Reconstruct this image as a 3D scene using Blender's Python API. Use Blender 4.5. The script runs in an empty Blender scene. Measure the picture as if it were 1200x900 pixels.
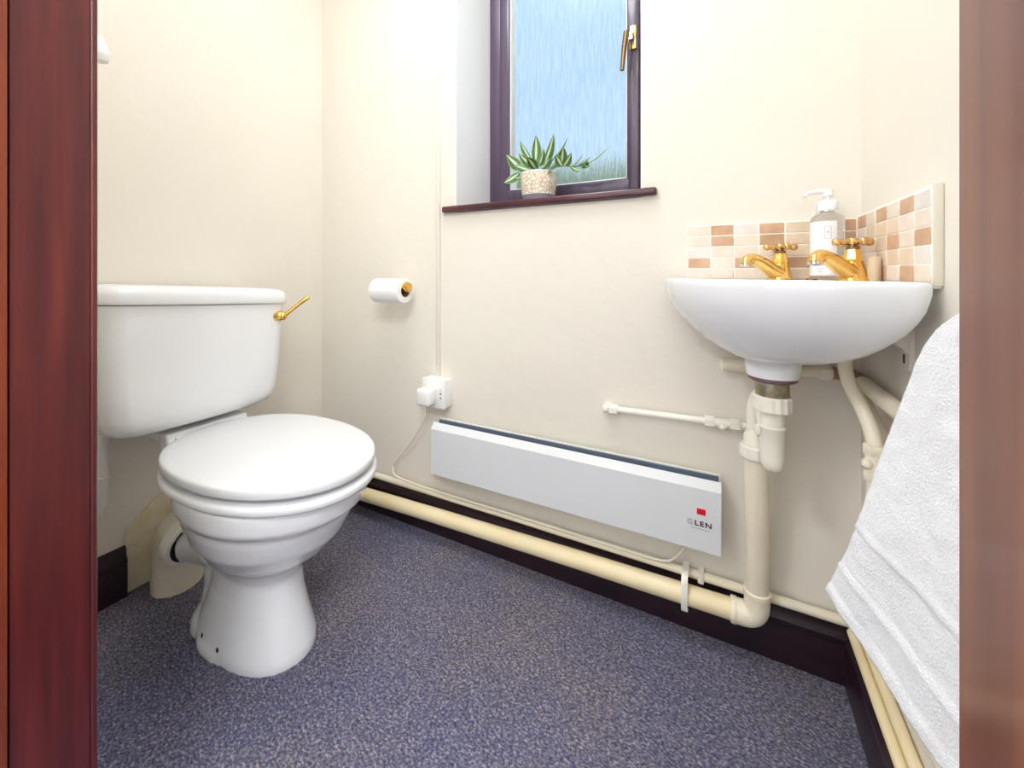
import bpy, bmesh, math, random
from mathutils import Vector, Matrix
random.seed(7)
S = bpy.context.scene
COL = S.collection
PI = math.pi
V = Vector

# ------------------------------------------------------------------ materials
def new_mat(name):
    m = bpy.data.materials.new(name); m.use_nodes = True
    nt = m.node_tree
    return m, nt, nt.nodes['Principled BSDF']

def srgb(r, g, b):
    f = lambda c: (c/255)/12.92 if c/255 <= .04045 else ((c/255+.055)/1.055)**2.4
    return (f(r), f(g), f(b), 1)

def mat(name, col, rough=.5, metal=0., coat=0., spec=.5, var=None, vscale=8., vstretch=(1, 1, 1), vdetail=4.,
        bump=0., bscale=60., bstretch=(1, 1, 1), bdist=.002, sheen=0., sss=0., ramp=(.35, .65)):
    m, nt, b = new_mat(name)
    b.inputs['Base Color'].default_value = col
    b.inputs['Roughness'].default_value = rough
    b.inputs['Metallic'].default_value = metal
    b.inputs['Coat Weight'].default_value = coat
    b.inputs['Coat Roughness'].default_value = .06
    b.inputs['Specular IOR Level'].default_value = spec
    b.inputs['Sheen Weight'].default_value = sheen
    if sss:
        b.inputs['Subsurface Weight'].default_value = sss
        b.inputs['Subsurface Radius'].default_value = (.01, .01, .008)
    N = nt.nodes; L = nt.links
    tc = N.new('ShaderNodeTexCoord')
    if var:
        mp = N.new('ShaderNodeMapping'); mp.inputs['Scale'].default_value = vstretch
        L.new(tc.outputs['Object'], mp.inputs['Vector'])
        n = N.new('ShaderNodeTexNoise'); n.inputs['Scale'].default_value = vscale; n.inputs['Detail'].default_value = vdetail
        L.new(mp.outputs[0], n.inputs['Vector'])
        r = N.new('ShaderNodeValToRGB')
        r.color_ramp.elements[0].position = ramp[0]; r.color_ramp.elements[1].position = ramp[1]
        r.color_ramp.elements[0].color = col; r.color_ramp.elements[1].color = var
        L.new(n.outputs['Fac'], r.inputs['Fac']); L.new(r.outputs['Color'], b.inputs['Base Color'])
    if bump:
        mp = N.new('ShaderNodeMapping'); mp.inputs['Scale'].default_value = bstretch
        L.new(tc.outputs['Object'], mp.inputs['Vector'])
        n = N.new('ShaderNodeTexNoise'); n.inputs['Scale'].default_value = bscale; n.inputs['Detail'].default_value = 3
        L.new(mp.outputs[0], n.inputs['Vector'])
        bp = N.new('ShaderNodeBump'); bp.inputs['Strength'].default_value = bump; bp.inputs['Distance'].default_value = bdist
        L.new(n.outputs['Fac'], bp.inputs['Height']); L.new(bp.outputs[0], b.inputs['Normal'])
    return m

M = {}
M['wall'] = mat('cream_paint', (.79, .745, .66, 1), .55, spec=.3, var=(.805, .765, .685, 1), vscale=2.5, bump=.25, bscale=22, bdist=.006)
M['ceiling'] = mat('white_ceiling_paint', (.88, .87, .84, 1), .8)
M['ceramic'] = mat('white_ceramic', (.80, .81, .84, 1), .09, coat=.6)
M['cistern'] = mat('white_cistern_ceramic', (.86, .87, .89, 1), .12, coat=.5)
M['seat'] = mat('white_seat_plastic', (.73, .74, .76, 1), .22)
M['plastic'] = mat('white_plastic', (.86, .855, .83, 1), .35)
M['pvc'] = mat('cream_painted_pipe', (.84, .765, .60, 1), .42, var=(.87, .80, .64, 1), vscale=14, bump=.12, bscale=40)
M['pvc_warm'] = mat('yellowed_cream_paint', (.83, .69, .42, 1), .4, var=(.86, .74, .49, 1), vscale=14, bump=.12, bscale=40)
M['pvc_white'] = mat('off_white_pvc', (.86, .82, .71, 1), .38, var=(.88, .85, .76, 1), vscale=20)
M['soil'] = mat('taped_cream_pipe', (.78, .72, .57, 1), .55, var=(.86, .81, .68, 1), vscale=9, bump=.5, bscale=18, bstretch=(1, 1, 5), bdist=.004)
M['brass'] = mat('polished_brass', (.83, .50, .13, 1), .16, metal=1., var=(.90, .60, .20, 1), vscale=30)
M['brass_old'] = mat('tarnished_brass', (.30, .22, .10, 1), .38, metal=1., var=(.42, .44, .38, 1), vscale=60)
M['bronze'] = mat('aged_bronze_fitting', (.30, .19, .10, 1), .25, metal=1.)
M['chrome'] = mat('chrome', (.75, .75, .76, 1), .12, metal=1.)
M['dark'] = mat('dark_rubber', (.02, .02, .022, 1), .6)
M['washer'] = mat('brown_plum_washer', (.16, .085, .10, 1), .45)
M['skirt'] = mat('dark_mahogany_skirting', (.013, .005, .011, 1), .34, coat=.15, var=(.026, .009, .014, 1), vscale=9, vstretch=(1, 1, 6), bump=.15, bscale=14)
M['heater'] = mat('white_enamel', (.72, .73, .75, 1), .3)
M['heater_top'] = mat('white_enamel_lip', (.86, .85, .82, 1), .3)
M['grille'] = mat('blue_grey_grille', (.12, .15, .205, 1), .45)
M['red'] = mat('red_neon_switch', (.75, .005, .02, 1), .25)
M['reddark'] = mat('dark_red_mark', (.28, .0, .01, 1), .3)
M['ink'] = mat('dark_purple_ink', (.045, .02, .07, 1), .5)
M['inkgrey'] = mat('faded_grey_ink', (.45, .44, .48, 1), .5)
M['upvc'] = mat('plum_brown_window_frame', (.066, .042, .080, 1), .28, coat=.3, var=(.10, .065, .11, 1), vscale=5, vstretch=(6, 6, .5))
M['seal'] = mat('white_glazing_seal', (.8, .8, .8, 1), .5)
M['sill'] = mat('dark_red_sill_paint', (.045, .010, .018, 1), .3, coat=.25, var=(.095, .017, .026, 1), vscale=18, vstretch=(.4, 3, 3))
M['grout'] = mat('pale_grout', (.90, .86, .78, 1), .8)
M['caulk'] = mat('cream_sealant', (.70, .65, .53, 1), .6)
def tile(name, a, b):
    return mat(name, a, .45, var=b, vscale=38, vdetail=6, bump=.15, bscale=90)
M['tileL'] = tile('pale_travertine', (.78, .67, .56, 1), (.83, .73, .64, 1))
M['tileM'] = tile('beige_travertine', (.74, .575, .41, 1), (.78, .645, .51, 1))
M['tileD'] = tile('tan_travertine', (.56, .34, .205, 1), (.66, .44, .30, 1))
M['tileE'] = tile('brown_travertine', (.48, .285, .17, 1), (.57, .37, .23, 1))
M['tileW'] = tile('grey_white_travertine', (.74, .69, .63, 1), (.80, .76, .72, 1))
M['paper'] = mat('white_tissue', (.88, .88, .88, 1), .9, bump=.3, bscale=200, bdist=.001)
M['card'] = mat('brown_card', (.28, .17, .10, 1), .8)
M['pot'] = None
M['soilmix'] = mat('dark_compost', (.03, .02, .012, 1), .9)
M['stem'] = mat('green_stem', (.20, .30, .08, 1), .6)
M['label'] = mat('white_label', (.86, .87, .89, 1), .4)
M['stain'] = mat('rust_paint_stain', (.36, .20, .12, 1), .6)
M['bracket'] = mat('white_painted_steel', (.78, .74, .66, 1), .4)
M['hall'] = mat('hall_cream_paint', (.86, .85, .82, 1), .7)
M['hedge'] = mat('hedge_green', (.05, .09, .03, 1), .8, var=(.10, .13, .07, 1), vscale=6, bump=1., bscale=9, bdist=.1)
M['lawn'] = mat('lawn_green', (.12, .16, .06, 1), .9)
M['capbeige'] = mat('beige_plastic', (.66, .53, .37, 1), .3)
M['black'] = mat('dark_hole', (.03, .015, .01, 1), .6)
M['plaster'] = mat('yellowed_plaster', (.70, .61, .40, 1), .7, var=(.83, .76, .58, 1), vscale=16, bump=.8, bscale=25, bdist=.008)

# mahogany door lining: streaky, glossy varnish
def wood(name, c0, c1, c2, rough=.12, bumpk=.12, coat=.6, cior=1.5):
    m, nt, b = new_mat(name); N = nt.nodes; L = nt.links
    tc = N.new('ShaderNodeTexCoord'); mp = N.new('ShaderNodeMapping'); mp.inputs['Scale'].default_value = (26, 26, 1.1)
    L.new(tc.outputs['Object'], mp.inputs['Vector'])
    n = N.new('ShaderNodeTexNoise'); n.inputs['Scale'].default_value = 3.; n.inputs['Detail'].default_value = 7
    L.new(mp.outputs[0], n.inputs['Vector'])
    r = N.new('ShaderNodeValToRGB'); e = r.color_ramp.elements
    e[0].position = .3; e[0].color = c0; e[1].position = .72; e[1].color = c2
    k = e.new(.52); k.color = c1
    L.new(n.outputs['Fac'], r.inputs['Fac']); L.new(r.outputs['Color'], b.inputs['Base Color'])
    b.inputs['Roughness'].default_value = rough
    b.inputs['Coat IOR'].default_value = cior; b.inputs['Coat Weight'].default_value = coat; b.inputs['Coat Roughness'].default_value = .14
    n2 = N.new('ShaderNodeTexNoise'); n2.inputs['Scale'].default_value = 9; n2.inputs['Detail'].default_value = 4
    mp2 = N.new('ShaderNodeMapping'); mp2.inputs['Scale'].default_value = (8, 8, 1.2)
    L.new(tc.outputs['Object'], mp2.inputs['Vector']); L.new(mp2.outputs[0], n2.inputs['Vector'])
    bp = N.new('ShaderNodeBump'); bp.inputs['Strength'].default_value = bumpk; bp.inputs['Distance'].default_value = .002
    L.new(n2.outputs['Fac'], bp.inputs['Height']); L.new(bp.outputs[0], b.inputs['Normal'])
    L.new(bp.outputs[0], b.inputs['Coat Normal'])
    return m
M['mahogany'] = wood('varnished_mahogany', (.050, .005, .007, 1), (.088, .009, .010, 1), (.14, .020, .014, 1), .35, .06, .12)
M['mahogany_hall_lit'] = wood('hall_lit_mahogany', (.15, .022, .006, 1), (.22, .036, .009, 1), (.30, .06, .013, 1), .35, .06, .1)  # same mahogany, hall light painted in as a lighter orange

M['mahogany_gloss'] = wood('glossy_mahogany', (.125, .034, .020, 1), (.17, .052, .028, 1), (.23, .075, .040, 1), .45, .012, .25, 1.5)

# carpet: heathered blue-grey loop pile
def carpet():
    m, nt, b = new_mat('heather_blue_carpet'); N = nt.nodes; L = nt.links
    tc = N.new('ShaderNodeTexCoord')
    mp = N.new('ShaderNodeMapping'); mp.inputs['Scale'].default_value = (1.0, 1.5, 1); mp.inputs['Rotation'].default_value = (0, 0, .5)
    L.new(tc.outputs['Object'], mp.inputs['Vector'])
    n1 = N.new('ShaderNodeTexNoise'); n1.inputs['Scale'].default_value = 170; n1.inputs['Detail'].default_value = 3; n1.inputs['Roughness'].default_value = .7
    L.new(mp.outputs[0], n1.inputs['Vector'])
    r = N.new('ShaderNodeValToRGB'); e = r.color_ramp.elements
    e[0].position = .34; e[0].color = (.040, .043, .072, 1)
    e[1].position = .70; e[1].color = (.42, .40, .43, 1)
    k = e.new(.45); k.color = (.098, .103, .155, 1)
    k = e.new(.55); k.color = (.165, .162, .205, 1)
    L.new(n1.outputs['Fac'], r.inputs['Fac'])
    n3 = N.new('ShaderNodeTexNoise'); n3.inputs['Scale'].default_value = 230; n3.inputs['Detail'].default_value = 1
    L.new(mp.outputs[0], n3.inputs['Vector'])
    r3 = N.new('ShaderNodeValToRGB'); e = r3.color_ramp.elements
    e[0].position = .40; e[0].color = (.88, .92, 1.08, 1); e[1].position = .62; e[1].color = (1.18, 1.02, .88, 1)
    L.new(n3.outputs['Fac'], r3.inputs['Fac'])
    mx = N.new('ShaderNodeMixRGB'); mx.blend_type = 'MULTIPLY'; mx.inputs['Fac'].default_value = 1
    L.new(r.outputs['Color'], mx.inputs['Color1']); L.new(r3.outputs['Color'], mx.inputs['Color2'])
    n2 = N.new('ShaderNodeTexNoise'); n2.inputs['Scale'].default_value = 3.2; n2.inputs['Detail'].default_value = 2
    L.new(tc.outputs['Object'], n2.inputs['Vector'])
    r2 = N.new('ShaderNodeValToRGB'); e = r2.color_ramp.elements
    e[0].position = .35; e[0].color = (.90, .93, 1.05, 1); e[1].position = .65; e[1].color = (1.1, 1.04, .96, 1)
    L.new(n2.outputs['Fac'], r2.inputs['Fac'])
    mx2 = N.new('ShaderNodeMixRGB'); mx2.blend_type = 'MULTIPLY'; mx2.inputs['Fac'].default_value = 1
    L.new(mx.outputs[0], mx2.inputs['Color1']); L.new(r2.outputs['Color'], mx2.inputs['Color2'])
    L.new(mx2.outputs[0], b.inputs['Base Color'])
    b.inputs['Roughness'].default_value = .95; b.inputs['Specular IOR Level'].default_value = .1; b.inputs['Sheen Weight'].default_value = .1
    bp = N.new('ShaderNodeBump'); bp.inputs['Strength'].default_value = .8; bp.inputs['Distance'].default_value = .004
    L.new(n1.outputs['Fac'], bp.inputs['Height']); L.new(bp.outputs[0], b.inputs['Normal'])
    return m
M['carpet'] = carpet()

# textured privacy glass
def privacy_glass():
    m, nt, b = new_mat('rain_patterned_glass'); N = nt.nodes; L = nt.links
    b.inputs['Transmission Weight'].default_value = 1; b.inputs['Roughness'].default_value = .2; b.inputs['IOR'].default_value = 1.3
    tc = N.new('ShaderNodeTexCoord')
    mp = N.new('ShaderNodeMapping'); mp.inputs['Scale'].default_value = (150, 150, 13)
    L.new(tc.outputs['Object'], mp.inputs['Vector'])
    n = N.new('ShaderNodeTexNoise'); n.inputs['Scale'].default_value = 1; n.inputs['Detail'].default_value = 4
    L.new(mp.outputs[0], n.inputs['Vector'])
    rr = N.new('ShaderNodeValToRGB'); rr.color_ramp.elements[0].position = .36; rr.color_ramp.elements[1].position = .62
    rr.color_ramp.elements[0].color = (.84, .89, .92, 1); rr.color_ramp.elements[1].color = (1, 1, 1, 1)
    L.new(n.outputs['Fac'], rr.inputs['Fac']); L.new(rr.outputs['Color'], b.inputs['Base Color'])
    bp = N.new('ShaderNodeBump'); bp.inputs['Strength'].default_value = .5; bp.inputs['Distance'].default_value = .006
    L.new(n.outputs['Fac'], bp.inputs['Height']); L.new(bp.outputs[0], b.inputs['Normal'])
    return m
M['glass'] = privacy_glass()

def clear(name, col, rough=.03, ior=1.35):
    m, nt, b = new_mat(name)
    b.inputs['Base Color'].default_value = col; b.inputs['Transmission Weight'].default_value = 1
    b.inputs['Roughness'].default_value = rough; b.inputs['IOR'].default_value = ior
    return m
M['bottle'] = clear('clear_bottle_plastic', (.97, .96, .93, 1), .05, 1.2)

def pebble():
    m, nt, b = new_mat('pebbled_pot_glaze'); N = nt.nodes; L = nt.links
    tc = N.new('ShaderNodeTexCoord')
    v = N.new('ShaderNodeTexVoronoi'); v.feature = 'DISTANCE_TO_EDGE'; v.inputs['Scale'].default_value = 95
    L.new(tc.outputs['Object'], v.inputs['Vector'])
    r = N.new('ShaderNodeValToRGB'); e = r.color_ramp.elements
    e[0].position = .02; e[0].color = (.58, .42, .24, 1); e[1].position = .16; e[1].color = (.85, .79, .70, 1)
    L.new(v.outputs['Distance'], r.inputs['Fac']); L.new(r.outputs['Color'], b.inputs['Base Color'])
    b.inputs['Roughness'].default_value = .35
    bp = N.new('ShaderNodeBump'); bp.inputs['Strength'].default_value = .6; bp.inputs['Distance'].default_value = .004
    L.new(v.outputs['Distance'], bp.inputs['Height']); L.new(bp.outputs[0], b.inputs['Normal'])
    return m
M['pot'] = pebble()
M['pot_white'] = mat('white_pot_glaze', (.80, .80, .82, 1), .2)
M['pot_base'] = mat('grey_pot_base', (.16, .16, .20, 1), .4)

def leafmat():
    m, nt, b = new_mat('variegated_leaf'); N = nt.nodes; L = nt.links
    uv = N.new('ShaderNodeUVMap'); sp = N.new('ShaderNodeSeparateXYZ'); L.new(uv.outputs[0], sp.inputs[0])
    r = N.new('ShaderNodeValToRGB'); r.color_ramp.interpolation = 'LINEAR'
    e = r.color_ramp.elements
    e[0].position = 0; e[0].color = (.42, .55, .22, 1); e[1].position = 1; e[1].color = (.40, .54, .20, 1)
    for p, c in ((.12, (.05, .15, .05, 1)), (.34, (.07, .20, .06, 1)), (.44, (.60, .68, .45, 1)), (.56, (.62, .70, .48, 1)), (.66, (.07, .20, .06, 1)), (.88, (.05, .15, .05, 1))):
        k = e.new(p); k.color = c
    L.new(sp.outputs['X'], r.inputs['Fac']); L.new(r.outputs['Color'], b.inputs['Base Color'])
    b.inputs['Roughness'].default_value = .35
    b.inputs['Subsurface Weight'].default_value = .15; b.inputs['Subsurface Radius'].default_value = (.004, .006, .002)
    return m
M['leaf'] = leafmat()

def towelmat():
    m, nt, b = new_mat('white_terry'); N = nt.nodes; L = nt.links
    b.inputs['Base Color'].default_value = (.76, .765, .79, 1); b.inputs['Roughness'].default_value = 1
    b.inputs['Sheen Weight'].default_value = .15; b.inputs['Specular IOR Level'].default_value = .1
    tc = N.new('ShaderNodeTexCoord')
    n = N.new('ShaderNodeTexNoise'); n.inputs['Scale'].default_value = 420; n.inputs['Detail'].default_value = 2
    L.new(tc.outputs['Object'], n.inputs['Vector'])
    n2 = N.new('ShaderNodeTexNoise'); n2.inputs['Scale'].default_value = 45; n2.inputs['Detail'].default_value = 3
    L.new(tc.outputs['Object'], n2.inputs['Vector'])
    ad = N.new('ShaderNodeMath'); ad.operation = 'ADD'
    L.new(n.outputs['Fac'], ad.inputs[0]); L.new(n2.outputs['Fac'], ad.inputs[1])
    bp = N.new('ShaderNodeBump'); bp.inputs['Strength'].default_value = .45; bp.inputs['Distance'].default_value = .004
    L.new(ad.outputs[0], bp.inputs['Height']); L.new(bp.outputs[0], b.inputs['Normal'])
    return m
M['towel'] = towelmat()

# ------------------------------------------------------------------ mesh helpers
def NB(): return bmesh.new()

def box(bm, x0, x1, y0, y1, z0, z1, bev=0., seg=2, mi=0, rot=None, piv=None):
    vs = [bm.verts.new(p) for p in ((x0,y0,z0),(x1,y0,z0),(x1,y1,z0),(x0,y1,z0),(x0,y0,z1),(x1,y0,z1),(x1,y1,z1),(x0,y1,z1))]
    fs = [bm.faces.new([vs[i] for i in q]) for q in ((3,2,1,0),(4,5,6,7),(0,1,5,4),(1,2,6,5),(2,3,7,6),(3,0,4,7))]
    for f in fs: f.material_index = mi
    if bev:
        es = list({e for f in fs for e in f.edges})
        r = bmesh.ops.bevel(bm, geom=es, offset=bev, segments=seg, affect='EDGES', profile=.5)
        for f in r['faces']: f.material_index = mi
        vs = list({v for f in r['faces'] for v in f.verts} | {v for v in vs if v.is_valid})
    if rot is not None:
        bmesh.ops.rotate(bm, verts=[v for v in vs if v.is_valid], cent=piv, matrix=rot)
    return vs

def loft(bm, secs, cap0=True, cap1=True, closed=True, mi=0):
    rows = [[bm.verts.new(p) for p in s] for s in secs]
    n = len(rows[0])
    for a, b in zip(rows, rows[1:]):
        for i in range(n if closed else n-1):
            j = (i+1) % n
            f = bm.faces.new((a[i], a[j], b[j], b[i])); f.material_index = mi
    if cap0: bm.faces.new(rows[0][::-1]).material_index = mi
    if cap1: bm.faces.new(rows[-1]).material_index = mi
    return rows

def frames(pts):
    pts = [V(p) for p in pts]
    T = []
    for i in range(len(pts)):
        a = pts[max(i-1, 0)]; b = pts[min(i+1, len(pts)-1)]
        T.append((b-a).normalized())
    up = V((0, 0, 1)) if abs(T[0].z) < .9 else V((1, 0, 0))
    nrm = (up - T[0]*up.dot(T[0])).normalized()
    out = []
    for i, t in enumerate(T):
        if i:
            nrm = (nrm - t*nrm.dot(t)).normalized()
        out.append((pts[i], nrm.copy(), t.cross(nrm)))
    return out

def tube(bm, pts, r, n=16, mi=0, caps=True):
    rs = r if isinstance(r, (list, tuple)) else [r]*len(pts)
    secs = []
    for (p, u, w), rr in zip(frames(pts), rs):
        secs.append([p + u*(math.cos(2*PI*k/n)*rr) + w*(math.sin(2*PI*k/n)*rr) for k in range(n)])
    loft(bm, secs, caps, caps, mi=mi)

def smooth_path(pts, sub=6):
    pts = [V(p) for p in pts]; out = []
    for i in range(len(pts)-1):
        p0 = pts[max(i-1, 0)]; p1 = pts[i]; p2 = pts[i+1]; p3 = pts[min(i+2, len(pts)-1)]
        for k in range(sub):
            t = k/sub
            out.append(.5*((2*p1)+(p2-p0)*t+(2*p0-5*p1+4*p2-p3)*t*t+(3*p1-p0-3*p2+p3)*t**3))
    out.append(pts[-1]); return out

def bend_path(pts, rad, sub=8):
    """polyline with rounded corners"""
    pts = [V(p) for p in pts]; out = [pts[0]]
    for i in range(1, len(pts)-1):
        a = (pts[i-1]-pts[i]).normalized(); b = (pts[i+1]-pts[i]).normalized()
        p0 = pts[i]+a*rad; p2 = pts[i]+b*rad
        for k in range(sub+1):
            t = k/sub
            out.append(p0*(1-t)**2 + pts[i]*2*t*(1-t) + p2*t*t)
    out.append(pts[-1]); return out

def lathe(bm, prof, c, axis=(0, 0, 1), n=32, mi=0, caps=True):
    """prof: (radius, distance along axis) from c"""
    ax = V(axis).normalized(); c = V(c)
    up = V((0, 0, 1)) if abs(ax.z) < .9 else V((1, 0, 0))
    u = (up-ax*up.dot(ax)).normalized(); w = ax.cross(u)
    secs = [[c+ax*h+u*(math.cos(2*PI*k/n)*r)+w*(math.sin(2*PI*k/n)*r) for k in range(n)] for r, h in prof]
    loft(bm, secs, caps, caps, mi=mi)

def ball(bm, c, r, mi=0, seg=16, sc=(1, 1, 1)):
    res = bmesh.ops.create_uvsphere(bm, u_segments=seg, v_segments=seg//2+2, radius=r)
    for v in res['verts']: v.co = V((v.co.x*sc[0], v.co.y*sc[1], v.co.z*sc[2])) + V(c)
    for f in {f for v in res['verts'] for f in v.link_faces}: f.material_index = mi

def tag(o, label=None, cat=None, group=None, kind=None):
    if label: o['label'] = label
    if cat: o['category'] = cat
    if group: o['group'] = group
    if kind: o['kind'] = kind
    return o

def root_loc(o):
    p = V((0, 0, 0))
    while o is not None:
        p += o.location; o = o.parent
    return p

def obj(name, bm, m, parent=None, smooth=40, sub=0, fixn=True):
    if fixn: bmesh.ops.recalc_face_normals(bm, faces=bm.faces)
    if parent is not None: off = root_loc(parent)
    else:
        xs = [v.co for v in bm.verts]
        off = V(((min(p.x for p in xs)+max(p.x for p in xs))/2, (min(p.y for p in xs)+max(p.y for p in xs))/2, min(p.z for p in xs)))
    for v in bm.verts: v.co -= off
    me = bpy.data.meshes.new(name); bm.to_mesh(me); bm.free()
    for mm in (m if isinstance(m, (list, tuple)) else [m]): me.materials.append(mm)
    me.polygons.foreach_set('use_smooth', [True]*len(me.polygons))
    if smooth < 180: me.set_sharp_from_angle(angle=math.radians(smooth))
    o = bpy.data.objects.new(name, me); COL.objects.link(o)
    if parent is not None: o.parent = parent
    else: o.location = off
    if sub:
        s = o.modifiers.new('sub', 'SUBSURF'); s.levels = s.render_levels = sub
    return o

def thing(name, label, cat, loc, group=None):
    o = bpy.data.objects.new(name, None); COL.objects.link(o); o.location = loc; o.empty_display_size = .05
    return tag(o, label, cat, group)

def struct(name, bm, m, label=None, parent=None, smooth=40):
    o = obj(name, bm, m, parent, smooth)
    if parent is None: tag(o, label, None, None, 'structure')
    return o

# ------------------------------------------------------------------ room constants
FZ = .012                       # carpet surface
XL, XR, YB = -1.335, .245, 1.018
YF = .182                       # inner face of the doorway wall
CZ = 2.32
JL, JR = -.60, .068             # door lining faces
WX0, WX1, WZ0, WZ1 = -.722, -.172, 1.005, 2.02

# floor
bm = NB(); box(bm, XL-.05, XR+.05, -.02, YB+.05, FZ-.06, FZ)
struct('floor', bm, M['carpet'], 'heathered blue-grey carpet floor')
bm = NB(); box(bm, XL-.1, XR+.1, .05, YB+.1, CZ, CZ+.1)
struct('ceiling', bm, M['ceiling'], 'plain white ceiling')
bm = NB(); box(bm, XL-.12, XL, .05, YB+.3, FZ-.06, CZ+.05)
struct('wall_left', bm, M['wall'], 'cream wall behind the toilet')
bm = NB(); box(bm, XR, XR+.12, .05, YB+.3, FZ-.06, CZ+.05)
struct('wall_right', bm, M['wall'], 'cream wall at the right of the basin')
bm = NB()
T = .30
box(bm, XL, WX0, YB, YB+T, FZ-.06, CZ+.05)
box(bm, WX1, XR, YB, YB+T, FZ-.06, CZ+.05)
box(bm, WX0, WX1, YB, YB+T, FZ-.06, WZ0)
box(bm, WX0, WX1, YB, YB+T, WZ1, CZ+.05)
struct('wall_back', bm, M['wall'], 'cream wall with the window and the heater')
bm = NB()
box(bm, XL, JL-.03, .05, YF, FZ-.06, CZ+.05)
box(bm, JR+.03, XR, .05, YF, FZ-.06, CZ+.05)
box(bm, JL-.03, JR+.03, .05, YF, 2.06, CZ+.05)
struct('wall_front', bm, M['wall'], 'cream wall around the doorway')

# hall behind the camera
bm = NB(); box(bm, -1.9, 1.3, -1.5, -.02, FZ-.06, FZ)
struct('floor_hall', bm, M['carpet'], 'carpet of the hall')
bm = NB()
box(bm, -1.9, 1.3, -1.6, -1.5, FZ-.06, 2.4)
box(bm, -2.0, -1.9, -1.6, .05, FZ-.06, 2.4)
box(bm, 1.3, 1.4, -1.6, .05, FZ-.06, 2.4)
box(bm, -1.9, XL, .0, .05, FZ-.06, 2.4)
box(bm, XR, 1.3, .0, .05, FZ-.06, 2.4)
box(bm, XL, JL-.03, .03, .05, FZ-.06, 2.4)
box(bm, JR+.03, XR, .03, .05, FZ-.06, 2.4)
box(bm, JL-.03, JR+.03, .03, .05, 2.06, 2.4)
struct('wall_hall', bm, M['hall'], 'cream hall walls')
bm = NB(); box(bm, -1.9, 1.3, -1.6, .05, 2.32, 2.42)
struct('ceiling_hall', bm, M['ceiling'], 'hall ceiling')

# door lining (left jamb, right jamb, head) with rounded arris
def jamb(name, x0, x1, ins, label):
    bm = NB()
    # main lining board
    box(bm, x0, x1, .1195, YF-.0065, FZ, 2.06, .0008, 1)
    # rounded bead on the room-side edge
    xe = x1 if ins > 0 else x0
    tube(bm, [(xe-ins*.0035, YF-.0038, FZ), (xe-ins*.0035, YF-.0038, 2.06)], .0036, 14)
    box(bm, min(xe-ins*.032, xe-ins*.004), max(xe-ins*.032, xe-ins*.004), YF-.0068, YF-.0006, FZ, 2.06)
    o = struct(name, bm, M['mahogany'], label)
    # stop strip nearer the hall
    bm = NB()
    box(bm, min(x0, xe+ins*.004), max(x1, xe+ins*.004), .03, .1183, FZ, 2.06, .0015, 2)
    s = obj('door_stop', bm, M['mahogany_hall_lit'], o)
    return o
jamb('trim_1', JL-.03, JL, 1, 'dark red varnished left door jamb')
bm = NB()
box(bm, JR, JR+.03, .03, YF, FZ, 2.06, .0012, 3)
struct('trim_2', bm, M['mahogany_gloss'], 'glossy dark right door jamb')
bm = NB(); box(bm, JL-.03, JR+.03, .03, YF, 2.03, 2.06, .001, 1)
struct('trim_3', bm, M['mahogany'], 'dark red door head')

# skirting boards: moulded section
def skirting(name, a, b, inward, h, t, label):
    """a,b: 2D wall-line ends; inward: 2D normal into the room"""
    prof = [(0, 0), (t, 0), (t, h*.60), (t*.93, h*.64), (t*.93, h*.67), (t, h*.69), (t*.98, h*.76), (t*.75, h*.82), (t*.62, h*.87), (t*.62, h*.93), (t*.5, h*.985), (t*.3, h), (0, h)]
    bm = NB()
    secs = []
    for p in (a, b):
        secs.append([V((p[0]+inward[0]*q[0], p[1]+inward[1]*q[0], FZ+q[1])) for q in prof])
    loft(bm, secs)
    return struct(name, bm, M['skirt'], label, smooth=25)
skirting('baseboard_back', (XL, YB), (XR, YB), (0, -1), .117, .020, 'dark mahogany skirting along the back wall')
skirting('baseboard_right', (XR, YB-.02), (XR, YF), (-1, 0), .117, .030, 'dark mahogany skirting along the right wall')
skirting('baseboard_left', (XL, YF), (XL, .452), (1, 0), .122, .018, 'short dark mahogany skirting on the left wall')
# ragged plaster patch where the skirting stops
bm = NB(); box(bm, XL-.002, XL+.006, .452, .60, FZ, .30, .003, 2)
for v in bm.verts:
    if v.co.z > .2: v.co.z -= .13*(1-(v.co.y-.452)/.148)*1.0
struct('trim_4', bm, M['plaster'], 'yellowed plaster patch by the soil pipe')

# ------------------------------------------------------------------ window
FY0, FY1 = 1.222, 1.29
bm = NB()
def ring(bm, x0, x1, z0, z1, w, y0, y1, bev=.003, wb=None):
    wb = w if wb is None else wb
    box(bm, x0, x0+w, y0, y1, z0, z1, bev)
    box(bm, x1-w, x1, y0, y1, z0, z1, bev)
    box(bm, x0+w*.7, x1-w*.7, y0, y1, z0, z0+wb, bev)
    box(bm, x0+w*.7, x1-w*.7, y0, y1, z1-w, z1, bev)
ring(bm, WX0-.004, WX1+.004, WZ0+.016, WZ1+.004, .045, FY0, FY1, wb=.046)
win = struct('window_1', bm, M['upvc'], 'plum-brown framed window with patterned privacy glass')
bm = NB()
SX0, SX1, SZ0, SZ1 = WX0+.043, WX1-.0395, WZ0+.06, WZ1-.04
ring(bm, SX0, SX1, SZ0, SZ1, .036, FY0-.006, FY1-.01, .005, wb=.038)
sash = obj('window_sash', bm, M['upvc'], win)
bm = NB(); ring(bm, SX0+.034, SX1-.034, SZ0+.036, SZ1-.034, .006, FY0+.004, FY1-.02, .001)
obj('glazing_seal', bm, M['seal'], win)
bm = NB(); box(bm, SX0+.034, SX1-.034, FY0+.020, FY0+.026, SZ0+.034, SZ1-.034)
obj('glass_pane', bm, M['glass'], win)
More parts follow.
